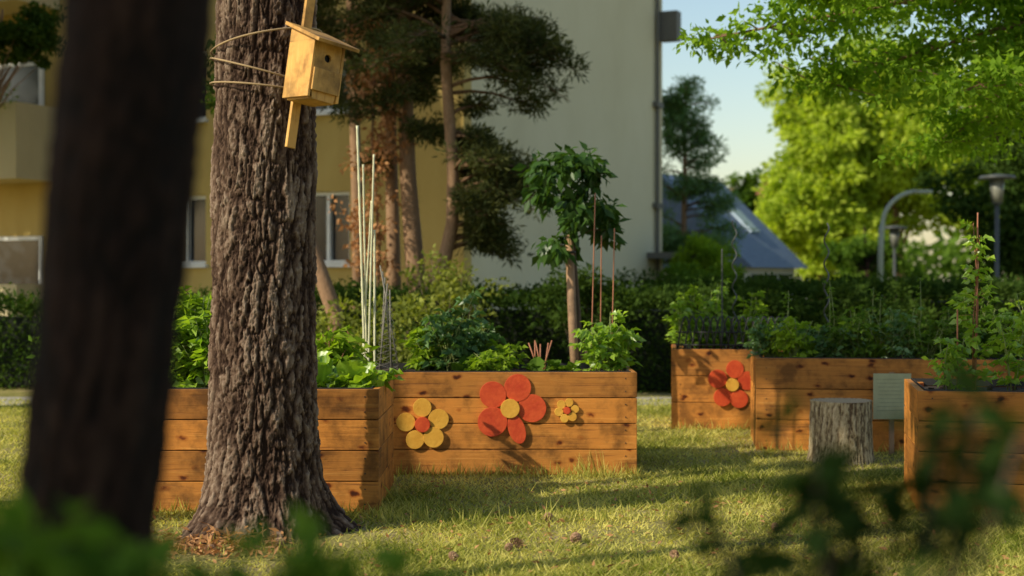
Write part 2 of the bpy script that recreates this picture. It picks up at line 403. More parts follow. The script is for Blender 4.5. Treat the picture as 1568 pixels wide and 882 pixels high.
random.seed(44)
flower('wooden_flower',-0.015,11.136,0.526,0.075,0.112,0.172,5,M_redp,M_yelp,a0=0.02,odd=4)
flower('wooden_flower',-0.70,11.136,0.40,0.060,0.078,0.132,5,M_yelp,M_redp,a0=0.4)
flower('wooden_flower',0.43,11.136,0.51,0.028,0.034,0.064,6,M_yelp,M_redp,a0=0.2)
flower('wooden_flower',2.24,14.47,0.46,0.065,0.095,0.16,5,M_redp,M_yelp,a0=0.2)

# ---------------- main pine tree ----------------
pt=empty('pine_tree')
cx0,cy0=-1.52,8.72
def cf(z): return (cx0+0.004*z-0.01*math.sin(z*1.1),cy0)
def rf(z,a):
    fl=math.exp(-z/0.17)*(0.16+0.07*math.sin(5*a+0.6)+0.05*math.sin(3*a+2))
    return 0.300+0.050*math.exp(-z/0.8)+fl+0.008*math.sin(2*a+z)
bark_trunk('trunk',cf,rf,-0.05,4.2,640,420,M_bark,0.025,parent=pt)
mb=MB()
pts=[(cx0,cy0,4.1),(cx0+0.03,cy0,6),(cx0+0.1,cy0+0.05,9),(cx0+0.1,cy0,13)]
mb.tube(pts,[0.31,0.27,0.2,0.05],16,r=0.5)
pads=[]
for i in range(50):
    z=7+6*i/50; a=random.random()*6.28; l=random.uniform(0.8,2.4)*(1-(z-7)/10)
    p=Vector((cx0,cy0,z)); q=p+Vector((math.cos(a)*l,math.sin(a)*l,random.uniform(0,0.5)))
    mb.tube([p,p.lerp(q,0.5)+Vector((0,0,0.1)),q],[0.04,0.03,0.01],5,r=0.4)
    pads.append(q); pads.append(p.lerp(q,0.7))
mb.build('upper_trunk_and_limbs',[M_bark],True,parent=pt)
lv=Leaves(); lv.cloud(np.array(pads),0.45,110,0.16,0.16,0.4,up=0); lv.build('needles',L_pine,pt)

# bird house
bh=empty('bird_house'); mb=MB()
W,D,H=0.22,0.25,0.39
mb.box((-W/2+0.009,0,-0.02),(0.018,D,H-0.06),0); mb.box((W/2-0.009,0,-0.02),(0.018,D,H-0.06),0)
for sx in (-1,1):
    x0=sx*(W/2-0.009)-0.009; x1=x0+0.018; zt=H/2-0.05
    mb.add([(x0,-D/2,zt),(x1,-D/2,zt),(x1,D/2,zt),(x0,D/2,zt),(x0,D/2,zt+0.09),(x1,D/2,zt+0.09)],[(0,3,4),(1,5,2),(0,4,5,1),(3,2,5,4)],0,0.5)
mb.box((0,D/2-0.009,0.02),(W-0.04,0.018,H),0); mb.box((0,0,-H/2+0.009),(W-0.04,D-0.04,0.018),0)
hz=0.055; hr=0.023; fw=W-0.038; y0=-D/2+0.004; out=[];inn=[]
ns=32
for i in range(ns):
    a=2*math.pi*(i+0.5)/ns; c,s=math.cos(a),math.sin(a)
    hx=fw/2; zt=H/2-0.045-hz; zb=-(H/2-0.002)-hz
    sc=min(hx/abs(c) if abs(c)>1e-6 else 9,(zt/s if s>0 else zb/s) if abs(s)>1e-6 else 9)
    out.append((c*sc,s*sc+hz)); inn.append((c*hr,s*hr+hz))
vs=[(x,y0,z) for x,z in out]+[(x,y0,z) for x,z in inn]+[(x,y0+0.018,z) for x,z in inn]
fs=[(i,(i+1)%ns,ns+(i+1)%ns,ns+i) for i in range(ns)]+[(ns+i,ns+(i+1)%ns,2*ns+(i+1)%ns,2*ns+i) for i in range(ns)]
mb.add(vs,fs,0,0.4)
mb.box((0,y0+0.03,hz),(0.06,0.004,0.06),1)  # black panel behind the hole stands in for the shaded inside
mb.box((0,-D/2-0.008,-0.08),(W-0.03,0.012,0.13),0)
rx=Matrix.Rotation(math.atan2(0.09,D),3,'X')
mb.box((0,-0.035,H/2-0.05+0.045),(W+0.07,D+0.13,0.02),0,rx)
mb.box((0,D/2+0.014,0.02),(0.06,0.024,0.95),0)
mb.build('box_roof_and_batten',[M_wood2,M_black],bevel=0.002,parent=bh)
bh.location=(-1.145,8.25,2.755); bh.rotation_euler=(math.radians(2),math.radians(8),math.radians(44))
mb=MB()
for zc,am,ph in ((2.99,0.07,0.0),(2.70,-0.035,0.3),(2.80,-0.09,0.2)):
    pts=[]
    for i in range(49):
        a=2*math.pi*i/48; cx,cy=cf(zc)
        r=0.334+0.008*math.sin(a*3)
        pts.append((cx+math.cos(a)*r,cy+math.sin(a)*r,zc+am*math.cos(a+ph)))
    mb.tube(pts,0.006,6,0,cap=False)
mb.build('rope',[M_rope],True)

# ---------------- foreground dark tree trunk ----------------
ft=empty('tree')
def cf2(z): return (-0.688+0.105*(z-1.17),2.3)
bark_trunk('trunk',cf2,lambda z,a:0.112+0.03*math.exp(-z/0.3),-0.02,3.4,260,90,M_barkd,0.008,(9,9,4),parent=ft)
mb=MB(); mb.tube([(-0.46,2.3,3.35),(-0.4,2.2,4.2),(-0.5,1.8,5.2)],[0.105,0.09,0.03],10,r=0.4)
mb.tube([(-0.42,2.25,3.8),(-0.9,1.6,4.6)],[0.06,0.02],8,r=0.4); mb.build('limbs',[M_barkd],True,parent=ft)
lv=Leaves(); lv.cloud(ell_points((-0.7,1.2,5.0),(1.6,1.6,0.9),60),0.35,40,0.12); lv.build('foliage',L_mid,ft)

# ---------------- background pines ----------------
def bgpine(name,path,rad,limbs,needle=0.11,n=26,padr=0.16,mat=L_pine,bark=M_barkb,per=13,droopy=0.25):
    e=empty(name); mb=MB(); mb.tube(path,rad,10,r=0.6)
    P=[Vector(p) for p in path]; pads=[];prs=[]
    for (z,ang,l,dz) in limbs:
        a=P[-1]
        for i in range(len(P)-1):
            if P[i].z<=z<=P[i+1].z: a=P[i].lerp(P[i+1],(z-P[i].z)/(P[i+1].z-P[i].z)); break
        d=Vector((math.cos(ang),math.sin(ang),0)); sd=Vector((-d.y,d.x,0))
        q=a+d*l+Vector((0,0,dz)); m_=a.lerp(q,0.5)+Vector((0,0,droopy*l*random.uniform(-0.2,1)))+sd*random.uniform(-.15,.15)*l
        cur=[a.lerp(m_,0),a.lerp(m_,.5)+Vector((0,0,.03)),m_,m_.lerp(q,.5)+Vector((0,0,.02)),q]
        mb.tube(cur,[0.032,0.026,0.018,0.011,0.004],5,r=0.3)
        for k in range(per):
            t=0.35+0.65*random.random(); f=t*4; i=min(3,int(f)); s=cur[i].lerp(cur[i+1],f-i)
            sl=random.uniform(0.12,0.42)*l*(1.25-t)+0.08; s2=s+sd*random.choice((-1,1))*sl+d*sl*random.uniform(.2,.9)+Vector((0,0,random.uniform(-.3,.35)*sl))
            mb.tube([s,s2],[0.008,0.003],4,r=0.3,cap=False)
            for u_ in (0.55,1.0):
                pads.append(s.lerp(s2,u_)); prs.append(padr*random.uniform(0.6,1.15))
    mb.build('trunk_and_limbs',[bark],True,parent=e)
    lv=Leaves(); lv.cloud(np.array(pads),np.array(prs),n,needle,0.2,0.75,up=0.2,outward=1.2); lv.build('needles',mat,e)
    return e
def rl(n,z0,z1,l0,l1,a0=0,a1=6.28,d0=-0.5,d1=0.5): return [(random.uniform(z0,z1),random.uniform(a0,a1),random.uniform(l0,l1),random.uniform(d0,d1)) for _ in range(n)]
random.seed(5)
bgpine('pine_tree',[(-1.72,21,0),(-1.75,21,2),(-1.8,21,4),(-1.85,21,7),(-1.8,21,9)],[0.12,0.10,0.09,0.07,0.03],rl(46,4.0,8.0,0.5,1.8),padr=0.19)
bgpine('pine_tree',[(-1.42,20.5,0),(-1.38,20.5,1.5),(-1.50,20.5,3),(-1.56,20.5,5),(-1.5,20.5,7),(-1.4,20.5,9.5)],[0.16,0.14,0.12,0.10,0.08,0.03],rl(38,4.6,8.3,0.5,1.7)+rl(6,3.4,4.6,0.4,0.9),padr=0.18)
bgpine('pine_tree',[(-1.6,19.8,0),(-1.42,19.8,1.0),(-1.16,19.8,1.4),(-0.95,19.8,1.75),(-0.83,19.8,2.3),(-0.82,19.8,3.0),(-0.92,19.8,4.5),(-0.88,19.8,8)],[0.13,0.12,0.11,0.10,0.09,0.085,0.075,0.03],
  rl(17,4.0,5.3,0.9,1.85,-0.7,0.6,-0.7,0.2)+rl(32,4.8,7.6,0.7,2.2)+rl(18,2.5,4.0,0.5,1.25,-1.2,1.0,-0.4,0.2)+rl(10,1.9,2.6,0.4,0.9,-1,0.7,-0.2,0.1),padr=0.18)
bgpine('pine_tree',[(-2.35,22,0),(-2.4,22,3),(-2.6,22,9)],[0.10,0.09,0.04],rl(34,4.6,8.0,0.6,1.7),padr=0.18)
e=empty('climbing_dead_vine'); lv=Leaves()
c=[]
for i in range(130):
    z=random.uniform(1.5,5.3); c.append((-1.95+random.gauss(0,0.18)+0.12*math.sin(z*2),20.3+random.gauss(0,.1),z))
lv.cloud(np.array(c),0.14,15,0.085,0.6,droop=1.0); lv.build('leaves',L_dead,e)
mb=MB(); mb.tube([(-1.95,20.35,0),(-1.9,20.35,2),(-2.0,20.35,3.5),(-1.95,20.35,5)],0.02,6,r=.5); mb.build('vine_stem',[M_barkb],True,parent=e)
e=empty('small_tree'); mb=MB(); mb.tube([(-2.02,17.0,0),(-2.12,17.05,1.1),(-2.42,17.2,1.9),(-2.75,17.6,2.9),(-3.1,18.2,4.0)],[0.11,0.10,0.09,0.07,0.03],10,r=.5)
cl=ell_points((-3.3,18.4,4.0),(0.8,0.8,0.6),26)
for q in cl[:12]: mb.tube([(-2.9,17.9,3.3),tuple(q)],[0.03,0.008],5,r=.5)
mb.build('trunk_and_limbs',[M_barkb],True,parent=e); lv=Leaves(); lv.cloud(cl,0.25,80,0.11); lv.build('leaves',L_deep,e)
def shrub(name,c,rad,n,nl,leaf,mat,aspect=0.55,spread=None,base_z=0.0,stem=M_branch):
    e=empty(name); cen=ell_points(c,rad,n,0.45); mb=MB()
    for q in cen[:min(18,n)]:
        mb.tube([(c[0]+random.uniform(-.1,.1),c[1],base_z),((c[0]+q[0])/2,(c[1]+q[1])/2,(q[2]+base_z)/2+0.05),tuple(q)],[0.014,0.01,0.004],5,r=.5)
    mb.build('stems',[stem],True,parent=e)
    lv=Leaves(); lv.cloud(cen,(spread or np.mean(rad)*0.3),nl,leaf,aspect,0.8); lv.build('leaves',mat,e); return e
shrub('shrub',(-1.5,16.2,0.66),(1.0,0.6,0.6),45,90,0.08,L_olive)
shrub('shrub',(-0.75,16.8,0.50),(0.7,0.5,0.42),30,80,0.075,L_mid)
shrub('shrub',(-0.85,18.2,1.25),(0.75,0.5,0.65),34,45,0.075,L_olive)
shrub('shrub',(-3.6,13.5,0.8),(1.0,0.6,0.6),40,100,0.08,L_mid)

# ---------------- hedges ----------------
def hedge(x0,x1,y0,y1,h,dens=900,mat=L_deep,leaf=0.055,bump=0.12):
    e=empty('hedge'); mb=MB(); mb.box(((x0+x1)/2,(y0+y1)/2+0.1,h*0.44),(x1-x0-0.5,y1-y0-0.5,h*0.84),0); mb.build('inner_shade_core',[M_inner],parent=e)  # solid dark box: the shade inside the hedge is put into its colour
    lv=Leaves(); A=(x1-x0)*h; n=int(A*dens)
    x=x0+(x1-x0)*R.random(n); z=h*R.random(n); y=y0+0.08+bump*fnoise(x*2,z*2)+0.06*R.normal(size=n)
    P=[np.stack([x,y,z],1)]; Dn=[R.normal(size=(n,3))*0.6+np.array([0,-0.6,0.1])]
    n2=int((x1-x0)*(y1-y0)*dens); x=x0+(x1-x0)*R.random(n2); y=y0+(y1-y0)*R.random(n2); z=h+bump*fnoise(x*2.3,y*2.3)+0.07*R.normal(size=n2)
    P.append(np.stack([x,y,z],1)); Dn.append(R.normal(size=(n2,3))*0.6+np.array([0,0,0.5]))
    n3=int((y1-y0)*h*dens)
    for xx in (x0,x1):
        y=y0+(y1-y0)*R.random(n3); z=h*R.random(n3); P.append(np.stack([xx+0.06*R.normal(size=n3)+bump*fnoise(y*2,z*2),y,z],1)); Dn.append(R.normal(size=(n3,3)))
    P=np.concatenate(P);Dn=np.concatenate(Dn)
    rn=np.clip(0.3+0.35*fnoise(P[:,0]*3,P[:,2]*4+P[:,1])+0.5*(R.random(len(P))-0.3),0,1)
    lv.add(P,Dn,leaf*(0.6+0.8*R.random(len(P))),leaf*0.65,rn); lv.build('leaves',mat,e)
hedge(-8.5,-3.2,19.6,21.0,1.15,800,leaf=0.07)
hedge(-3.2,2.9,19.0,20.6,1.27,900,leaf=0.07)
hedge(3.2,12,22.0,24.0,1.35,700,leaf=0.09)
shrub('shrub',(0.95,18.4,1.15),(0.6,0.5,0.5),40,130,0.07,L_deep)
shrub('shrub',(3.6,21,1.05),(0.9,0.7,0.45),40,130,0.08,L_deep)
shrub('shrub',(2.4,23.5,1.2),(0.9,0.7,0.5),40,130,0.08,L_deep)
shrub('shrub',(5.2,20.5,1.0),(0.9,0.7,0.45),40,110,0.08,L_deep)
mb=MB(); mb.add([(-12,17.2,0.004),(14,17.2,0.004),(14,18.4,0.004),(-12,18.4,0.004)],[(0,1,2,3)]); mb.build('path',[noisy_mat('path_paving',(0.30,0.27,0.22),(0.42,0.38,0.32),(6,6,6),0.9,0.3)])

# ---------------- sapling with stake ----------------
random.seed(9)
e=empty('young_tree'); mb=MB()
mb.tube([(0.66,14,0),(0.60,14,1.0),(0.56,14,1.97)],[0.045,0.043,0.042],12,0,r=0.6)
mb.tube([(0.70,14.05,0),(0.66,14.05,1.2),(0.60,14.03,2.0),(0.58,14,2.7)],[0.022,0.02,0.016,0.008],8,1,r=0.3)
mb.tube([(0.56+0.055*math.cos(a/3),14+0.06*math.sin(a/3),1.80) for a in range(20)],0.012,6,2)
cl=[]
for (px,pz,rr,k) in ((0.33,2.60,0.14,5),(0.6,2.68,0.2,8),(0.78,2.6,0.15,6),(0.52,2.4,0.2,9),(0.72,2.3,0.16,6),(0.92,2.2,0.12,5),(0.95,2.02,0.1,4),(0.62,2.12,0.12,5),(0.5,1.84,0.08,3),(0.36,1.87,0.1,4),(0.28,2.42,0.1,3)):
    for _ in range(k): 
        q=(px+random.gauss(0,rr*.5),14+random.gauss(0,.16),pz+random.gauss(0,rr*.4)); cl.append(q)
    mb.tube([(0.6,14.03,min(pz-0.1,2.6)),((px+0.6)/2,14,pz),(px,14,pz)],[0.01,0.007,0.004],5,1)
mb.build('stake_and_stem',[M_stake,M_branch,M_black],True,parent=e)
lv=Leaves(); lv.cloud(np.array(cl),0.12,17,0.15,0.5,droop=1.5,tone=0.25); lv.build('leaves',leaf_mat('leaf_sapling',(0.022,0.06,0.011),(0.07,0.14,0.026),0.3,gloss=0.02),e)

# ---------------- poles ----------------
def pole(name,pts,r,mat,knots=True):
    mb=MB(); P=[Vector(p) for p in pts]; n=14; pp=[];rr=[]
    for i in range(n*4+1):
        t=i/(n*4)*(len(P)-1); k=min(int(t),len(P)-2); pp.append(P[k].lerp(P[k+1],t-k)); rr.append(r*(1.25 if (knots and i%4==0) else 1))
    mb.tube(pp,rr,7,0); mb.build(name,[mat],True)
for a,b,r in (((-1.305,12.0,2.83),(-1.23,11.9,0.75),0.010),((-1.25,11.95,2.5),(-1.22,11.95,0.75),0.008),((-1.155,11.9,2.58),(-1.20,11.85,0.75),0.008),((-1.19,12.05,2.2),(-1.27,12,0.75),0.007),((-1.16,12.0,1.95),(-1.14,11.8,0.75),0.009)):
    pole('bamboo_pole',(a,b),r,M_bamboo)
for a,b in (((0.69,11.8,2.25),(0.655,11.8,0.75)),((0.745,11.85,1.9),(0.735,11.85,.75)),((0.85,11.8,1.96),(0.825,11.8,.75))):
    pole('plant_stake',(a,b),0.0055,M_redstick,False)
mb=MB()
for k in range(5):
    a=k*1.256; mb.tube([(-1.06+0.02*k-0.03,11.75,1.65-0.05*k),(-1.02+0.09*math.cos(a),11.75+0.1*math.sin(a),0.76)],0.006,5,0)
for s in (1,-1):
    for q in range(3):
        mb.tube([(-1.03+0.10*(1-i/80)*math.cos(s*i*0.45+q*2.1),11.75+0.1*(1-i/80)*math.sin(s*i*0.45+q*2.1),0.78+0.65*i/60) for i in range(60)],0.0012,4,0)
mb.build('netted_stick_frame',[M_grey],True)
for (x,y,z1) in ((2.94,13.3,2.06),(2.33,14.9,2.15)):
    mb=MB(); mb.tube([(x+0.022*math.cos(z*28),y+0.022*math.sin(z*28),z) for z in np.linspace(0.78,z1,110)],0.007,6,0); mb.build('spiral_plant_stake',[M_dgrey],True)
pole('plant_stake',((2.2,14.9,1.85),(2.2,14.9,.75)),0.008,M_dgrey,False)
# arched wire border standing just inside the front board of the far bed
mb=MB()
for k in range(15):
    x=1.70+k*0.072
    mb.tube([(x+0.16*t,14.60-0.115*(x-1.65),0.82+0.33*math.sin(math.pi*t)) for t in np.linspace(0,1,13)],0.009,5,0)
for z in (0.86,0.99): mb.tube([(1.68,14.595,z),(2.80,14.46,z)],0.008,5,0)
mb.build('wire_border_fence',[M_black],True)

# ---------------- vegetables ----------------
def lettuce(c,n,size,mat,name='lettuce_plant'):
    V=[];F=[];rn=[];b=0
    for k in range(n):
        a=random.random()*6.283; el=random.uniform(0.15,1.25); L_=size*random.uniform(0.6,1.1); W_=L_*random.uniform(0.5,0.72)
        tone=random.random()*0.6; nu,nv=8,9
        d=Vector((math.cos(a)*math.cos(el),math.sin(a)*math.cos(el),math.sin(el))); s=Vector((-math.sin(a),math.cos(a),0)); up=s.cross(d)*-1
        cc=Vector(c)+Vector((random.gauss(0,size*0.25),random.gauss(0,size*0.2),0)); ph=random.random()*6
        for i in range(nu+1):
            u=i/nu; w=W_*math.sin(math.pi*min(1,0.12+0.8*u))**0.8*0.5
            cen=cc+d*(L_*u)+Vector((0,0,-1))*L_*0.4*u*u*math.cos(el)
            for j in range(nv):
                v=(j/(nv-1)*2-1); ruf=0.09*L_*abs(v)**2*math.sin(u*18+ph+v*3)+0.02*L_*math.sin(u*25+v*9+ph)
                p=cen+s*(v*w*(1+0.12*math.sin(u*23+ph)))+up*(abs(v)*w*0.35+ruf); V.append(tuple(p)); rn.append(min(1,tone+0.25*abs(v)+(0.4 if j==nv//2 else 0)+random.random()*.15))
        for i in range(nu):
            for j in range(nv-1):
                q=b+i*nv+j; F.append((q,q+1,q+nv+1,q+nv))
        b+=(nu+1)*nv
    return np_mesh(name,np.array(V),np.array(F),np.array(rn),mat,None,True)
random.seed(2)
for (x,y,n,s) in ((-1.12,9.72,20,0.28),(-1.0,9.95,18,0.28),(-1.35,9.9,16,0.28),(-1.65,9.75,14,0.26),(-2.3,9.8,14,0.26),(-1.2,10.2,16,0.30),(-0.98,9.62,12,0.24)):
    lettuce((x,y,0.80),n,s,L_lettuce)
for (x,y,n,s) in ((-0.15,11.6,12,0.19),(0.2,11.5,10,0.16),(0.38,11.75,12,0.21),(-0.65,11.9,12,0.22),(-0.35,11.5,10,0.16)):
    lettuce((x,y,0.77),n,s,L_mid)
for (x,y,n,s) in ((2.75,13.3,12,0.24),(3.3,13.2,12,0.24),(2.1,15.1,12,0.24)): lettuce((x,y,0.78),n,s,L_bright)
def stemplant(name,base,h,n_st,mat,leaf=0.05,spread=0.15,nl=8,nodes=9,aspect=0.6,lean=(0,0),stemr=0.005,stemmat=None):
    e=empty(name); mb=MB(); P=[];D=[];T=[]
    for k in range(n_st):
        a=random.random()*6.28; hh=h*random.uniform(0.6,1.0); r=spread*random.uniform(0.3,1)
        top=Vector((base[0]+math.cos(a)*r+lean[0],base[1]+math.sin(a)*r+lean[1],base[2]+hh))
        b0=Vector(base)+Vector((random.gauss(0,spread*.15),random.gauss(0,spread*.15),0)); mid=b0.lerp(top,0.5)+Vector((random.gauss(0,.02),0,0.03))
        pts=[b0,mid,top]; mb.tube(pts,[stemr,stemr*.8,stemr*.4],5,0)
        for q in range(nodes):
            t=(q+1+random.random()*.5)/(nodes+.5); p=b0.lerp(mid,t*2) if t<.5 else mid.lerp(top,min(1,t*2-1))
            az=random.random()*6.28; ll=leaf*random.uniform(1.2,2.6)*(1.15-0.6*t)
            tip=p+Vector((math.cos(az)*ll,math.sin(az)*ll,ll*random.uniform(-.2,.5))); mb.tube([p,tip],[stemr*.4,stemr*.2],4,0)
            tn=random.random()*.5
            for i in range(nl):
                u=0.25+0.75*i/nl; s=1 if i%2 else -1; pp=p.lerp(tip,u); dd=(tip-p).normalized(); sd=Vector((-dd.y,dd.x,0))*s
                d=dd*0.6+sd+Vector((0,0,random.uniform(-.5,.3)))
                if i==nl-1: d=dd
                P.append(tuple(pp));D.append(tuple(d));T.append(tn+random.random()*.5)
    mb.build('stems',[stemmat or M_stem],True,parent=e)
    lv=Leaves(); n=len(P); lv.add(np.array(P),np.array(D)+R.normal(size=(n,3))*.25,leaf*(0.6+0.6*R.random(n)),leaf*aspect,np.array(T),tipdrop=0.25); lv.build('leaves',mat,e); return e
random.seed(4)
stemplant('tomato_plant',(0.72,11.6,0.76),0.54,9,L_lettuce,0.08,0.24,7,8)
stemplant('tomato_plant',(0.85,11.75,0.76),0.40,5,L_lettuce,0.08,0.17,7,7)
stemplant('vegetable_plant',(-0.5,11.7,0.76),0.66,9,L_blue,0.09,0.24,7,8)
stemplant('vegetable_plant',(-0.35,11.9,0.76),0.4,8,L_blue,0.085,0.24,7,6)
stemplant('vegetable_plant',(-0.75,11.85,0.76),0.45,7,L_bright,0.085,0.22,7,6)
stemplant('vegetable_plant',(-0.1,11.7,0.76),0.24,7,L_bright,0.075,0.2,7,5)
stemplant('vegetable_plant',(-0.2,11.45,0.76),0.2,6,L_bright,0.07,0.18,7,5)
for (x,y,h,m) in ((-2.35,9.75,0.78,L_bright),(-2.2,9.9,0.75,L_bright),(-2.5,10.0,0.65,L_mid),(-2.1,9.7,0.55,L_lettuce),(-1.25,10.3,0.4,L_bright)):
    stemplant('chard_plant',(x,y,0.76),h,10,m,0.09,0.18,6,9,stemmat=M_redstick if y>9.9 else None)
for k in range(20):
    x=2.35+k*0.125+random.uniform(-.05,.05); stemplant('vegetable_plant',(x,random.uniform(13.0,13.5)-0.12*(x-2.2),0.78),random.choice([0.26,0.34,0.4,0.5,0.62]),random.choice([5,8,9]),random.choice([L_blue,L_mid,L_blue,L_bright]),random.choice([0.05,0.07,0.09]),random.uniform(.14,.24),6,7)
for k in range(9):
    x=1.78+k*0.12; stemplant('vegetable_plant',(x,random.uniform(14.95,15.3),0.77),random.uniform(0.3,0.75),5,random.choice([L_bright,L_lettuce]),0.08,0.14,6,7)
for (x,h) in ((2.55,0.75),(2.95,0.8),(3.4,0.7),(3.75,0.8)): stemplant('vegetable_plant',(x,13.2,0.78),h,2,L_mid,0.045,0.08,5,10)
stemplant('tomato_plant',(3.2,9.85,0.76),1.27,3,L_lettuce,0.075,0.05,7,14,lean=(0.01,0),stemmat=M_redstick)
stemplant('tomato_plant',(3.42,9.75,0.76),0.55,4,L_lettuce,0.075,0.15,6,8)
stemplant('tomato_plant',(3.03,9.8,0.76),0.42,5,L_lettuce,0.07,0.12,6,7)
stemplant('tomato_plant',(3.60,9.9,0.76),0.7,4,L_bright,0.075,0.12,6,8)
pole('plant_stake',((3.225,9.85,2.0),(3.21,9.85,.75)),0.006,M_redstick,False)
pole('plant_stake',((3.07,9.8,1.33),(3.07,9.8,.75)),0.006,M_redstick,False)
mb=MB()
for k in range(6): mb.tube([(0.22+random.gauss(0,.03),11.7,0.76),(0.22+random.gauss(0,.05),11.7,0.98+random.random()*.06)],0.006,6,0)
mb.build('stick_bundle',[M_redstick],True)

# ---------------- stump ----------------
st=empty('tree_stump')
bark_trunk('stump_bark',lambda z:(2.79,12.0),lambda z,a:0.255+0.03*math.exp(-z/0.1)+0.015*math.sin(3*a),0.0,0.515,70,240,bark_mat('stump_bark',(0.14,0.09,0.05),(0.42,0.32,0.18),(0.68,0.55,0.35)),0.010,(14,14,1.6),parent=st)
def rings():
    m,nt,N,L=nmat('cut_wood'); tc=N.new('ShaderNodeTexCoord'); w=N.new('ShaderNodeTexWave'); w.wave_type='RINGS'; w.rings_direction='Z'; w.inputs['Scale'].default_value=14; w.inputs['Distortion'].default_value=2
    L.new(tc.outputs['Object'],w.inputs[0]); r=ramp(N,[(0,(0.32,0.22,0.12)),(1,(0.48,0.36,0.21))]); L.new(w.outputs['Fac'],r.inputs[0])
    p=N.new('ShaderNodeBsdfPrincipled'); p.inputs['Roughness'].default_value=0.85; L.new(r.outputs[0],p.inputs[0]); o=N.new('ShaderNodeOutputMaterial'); L.new(p.outputs[0],o.inputs[0]); return m
mb=MB(); vs=[(0,0,0)]; n=64
for i in range(n): a=2*math.pi*i/n; r=0.25+0.015*math.sin(3*a); vs.append((math.cos(a)*r,math.sin(a)*r,0))
mb.add(vs,[(0,i+1,(i+1)%n+1) for i in range(n)]); o=mb.build('cut_top',[rings()],parent=st); o.location=(2.79,12.0,0.512)

mb=MB(); mb.box((0,0,0),(0.33,0.012,0.40),0); mb.box((0,0.02,-0.15),(0.04,0.03,0.72),1)
random.seed(31)
for k in range(9): mb.box((-0.02+random.uniform(-.01,.01),-0.0075,0.15-k*0.034),(0.24-random.random()*.06,0.002,0.005),2)
o=mb.build('information_sign',[plain('sign_face',(0.38,0.38,0.22),0.5),M_stake,plain('sign_text',(0.25,0.28,0.17),0.6)]); o.location=(3.33,12.45,0.51)

def cone(loc,s):
    mb=MB()
    for i in range(46):
        t=i/46; a=i*2.4; r=s*math.sin(math.pi*(0.1+0.85*t))*0.5; z=t*s*1.3
        c=Vector((math.cos(a)*r*0.5,math.sin(a)*r*0.5,z)); d=Vector((math.cos(a),math.sin(a),0.3)); sd=Vector((-math.sin(a),math.cos(a),0))
        q=s*0.28
        vs=[c,c+d*q+sd*q*.6,c+d*q*1.25+Vector((0,0,q*.3)),c+d*q-sd*q*.6,c+d*q*.8+Vector((0,0,-q*.3))]
        mb.add(vs,[(0,1,2,3),(0,3,4),(0,4,1),(1,4,3,2)])
    o=mb.build('pine_cone',[noisy_mat('cone',(0.16,0.08,0.04),(0.42,0.26,0.15),(40,40,40))]); o.location=loc; o.rotation_euler=(random.uniform(1.2,1.8),random.random(),random.random()*6)
for (x,y,s) in ((0.0,8.2,0.06),(0.36,8.25,0.06),(0.22,9.0,0.05),(-0.03,8.0,0.04),(-1.35,8.05,0.06),(-1.7,7.95,0.06),(0.9,7.8,0.045),(-0.3,7.7,0.045),(1.6,8.6,0.045)): cone((x,y,0.025),s)
lv=Leaves()
n=520; x=-1.75+R.normal(size=n)*0.28; y=8.05+R.normal(size=n)*0.16; z=0.02+np.abs(R.normal(size=n))*0.035
lv.add(np.stack([x,y,z],1),R.normal(size=(n,3))*np.array([1,1,.5]),0.03+0.06*R.random(n),0.02,R.random(n))
n=900; x=R.random(n)*5.5-2.4; y=6.6+R.random(n)*4; lv.add(np.stack([x,y,0.012+0.02*R.random(n)],1),R.normal(size=(n,3))*np.array([1,1,.3]),0.03+0.03*R.random(n),0.018,R.random(n))
lv.build('fallen_leaves',L_dead)

# ---------------- building ----------------
B=empty('apartment_building')
u=Vector((-0.902,0.431,0)); g=Vector((0.431,0.902,0))
C=Vector((-0.85,25,0)); Hb=11.0
fn=Vector((-0.431,-0.902,0)); gn=Vector((0.902,-0.431,0))
RF=Matrix((( u.x,-fn.x,0),(u.y,-fn.y,0),(0,0,1)))
def fbox(mb,t0,t1,d0,d1,z0,z1,m):
    c=C+u*((t0+t1)/2)+fn*((d0+d1)/2)+Vector((0,0,(z0+z1)/2)); mb.box(c,(abs(t1-t0),abs(d1-d0),z1-z0),m,RF)
def gbox(mb,t0,t1,d0,d1,z0,z1,m):
    RG=Matrix(((g.x,gn.x,0),(g.y,gn.y,0),(0,0,1)))
    c=C+g*((t0+t1)/2)+gn*((d0+d1)/2)+Vector((0,0,(z0+z1)/2)); mb.box(c,(abs(t1-t0),abs(d1-d0),z1-z0),m,RG)
mb=MB()
wins=[(2.35,3.40),(5.6,6.7)]; floors=[(1.80,3.14),(4.6,5.94),(7.4,8.74)]
ts=[0.0]+[t for w in wins for t in w]+[22]
for i in range(0,len(ts),2): fbox(mb,ts[i],ts[i+1],-0.3,0,0,Hb,0)
for (a,b) in wins:
    zs=[0]+[z for f in floors for z in f]+[Hb]
    for i in range(0,len(zs),2): fbox(mb,a+0.0,b,-0.3,0,zs[i],zs[i+1],0)
    for (z0,z1) in floors:
        fbox(mb,a,b,-0.24,-0.2,z0,z1,2)
        for (p0,p1,q0,q1) in ((a,a+0.07,z0,z1),(b-0.07,b,z0,z1),(a+0.07,b-0.07,z0,z0+0.07),(a+0.07,b-0.07,z1-0.07,z1),((a+b)/2-0.035,(a+b)/2+0.035,z0+0.07,z1-0.07)):
            fbox(mb,p0,p1,-0.2,-0.10,q0,q1,1)
        fbox(mb,a-0.06,b+0.06,0.002,0.10,z0-0.06,z0-0.003,1)
gbox(mb,0.302,10.2,-0.3,0,0,Hb,3)
gbox(mb,9.9,10.2,-22,-0.31,0,Hb,0)
gbox(mb,10.203,10.30,-0.3,0.03,0,Hb,3)
gbox(mb,10.0,10.32,0.062,0.5,7.2,7.9,4)
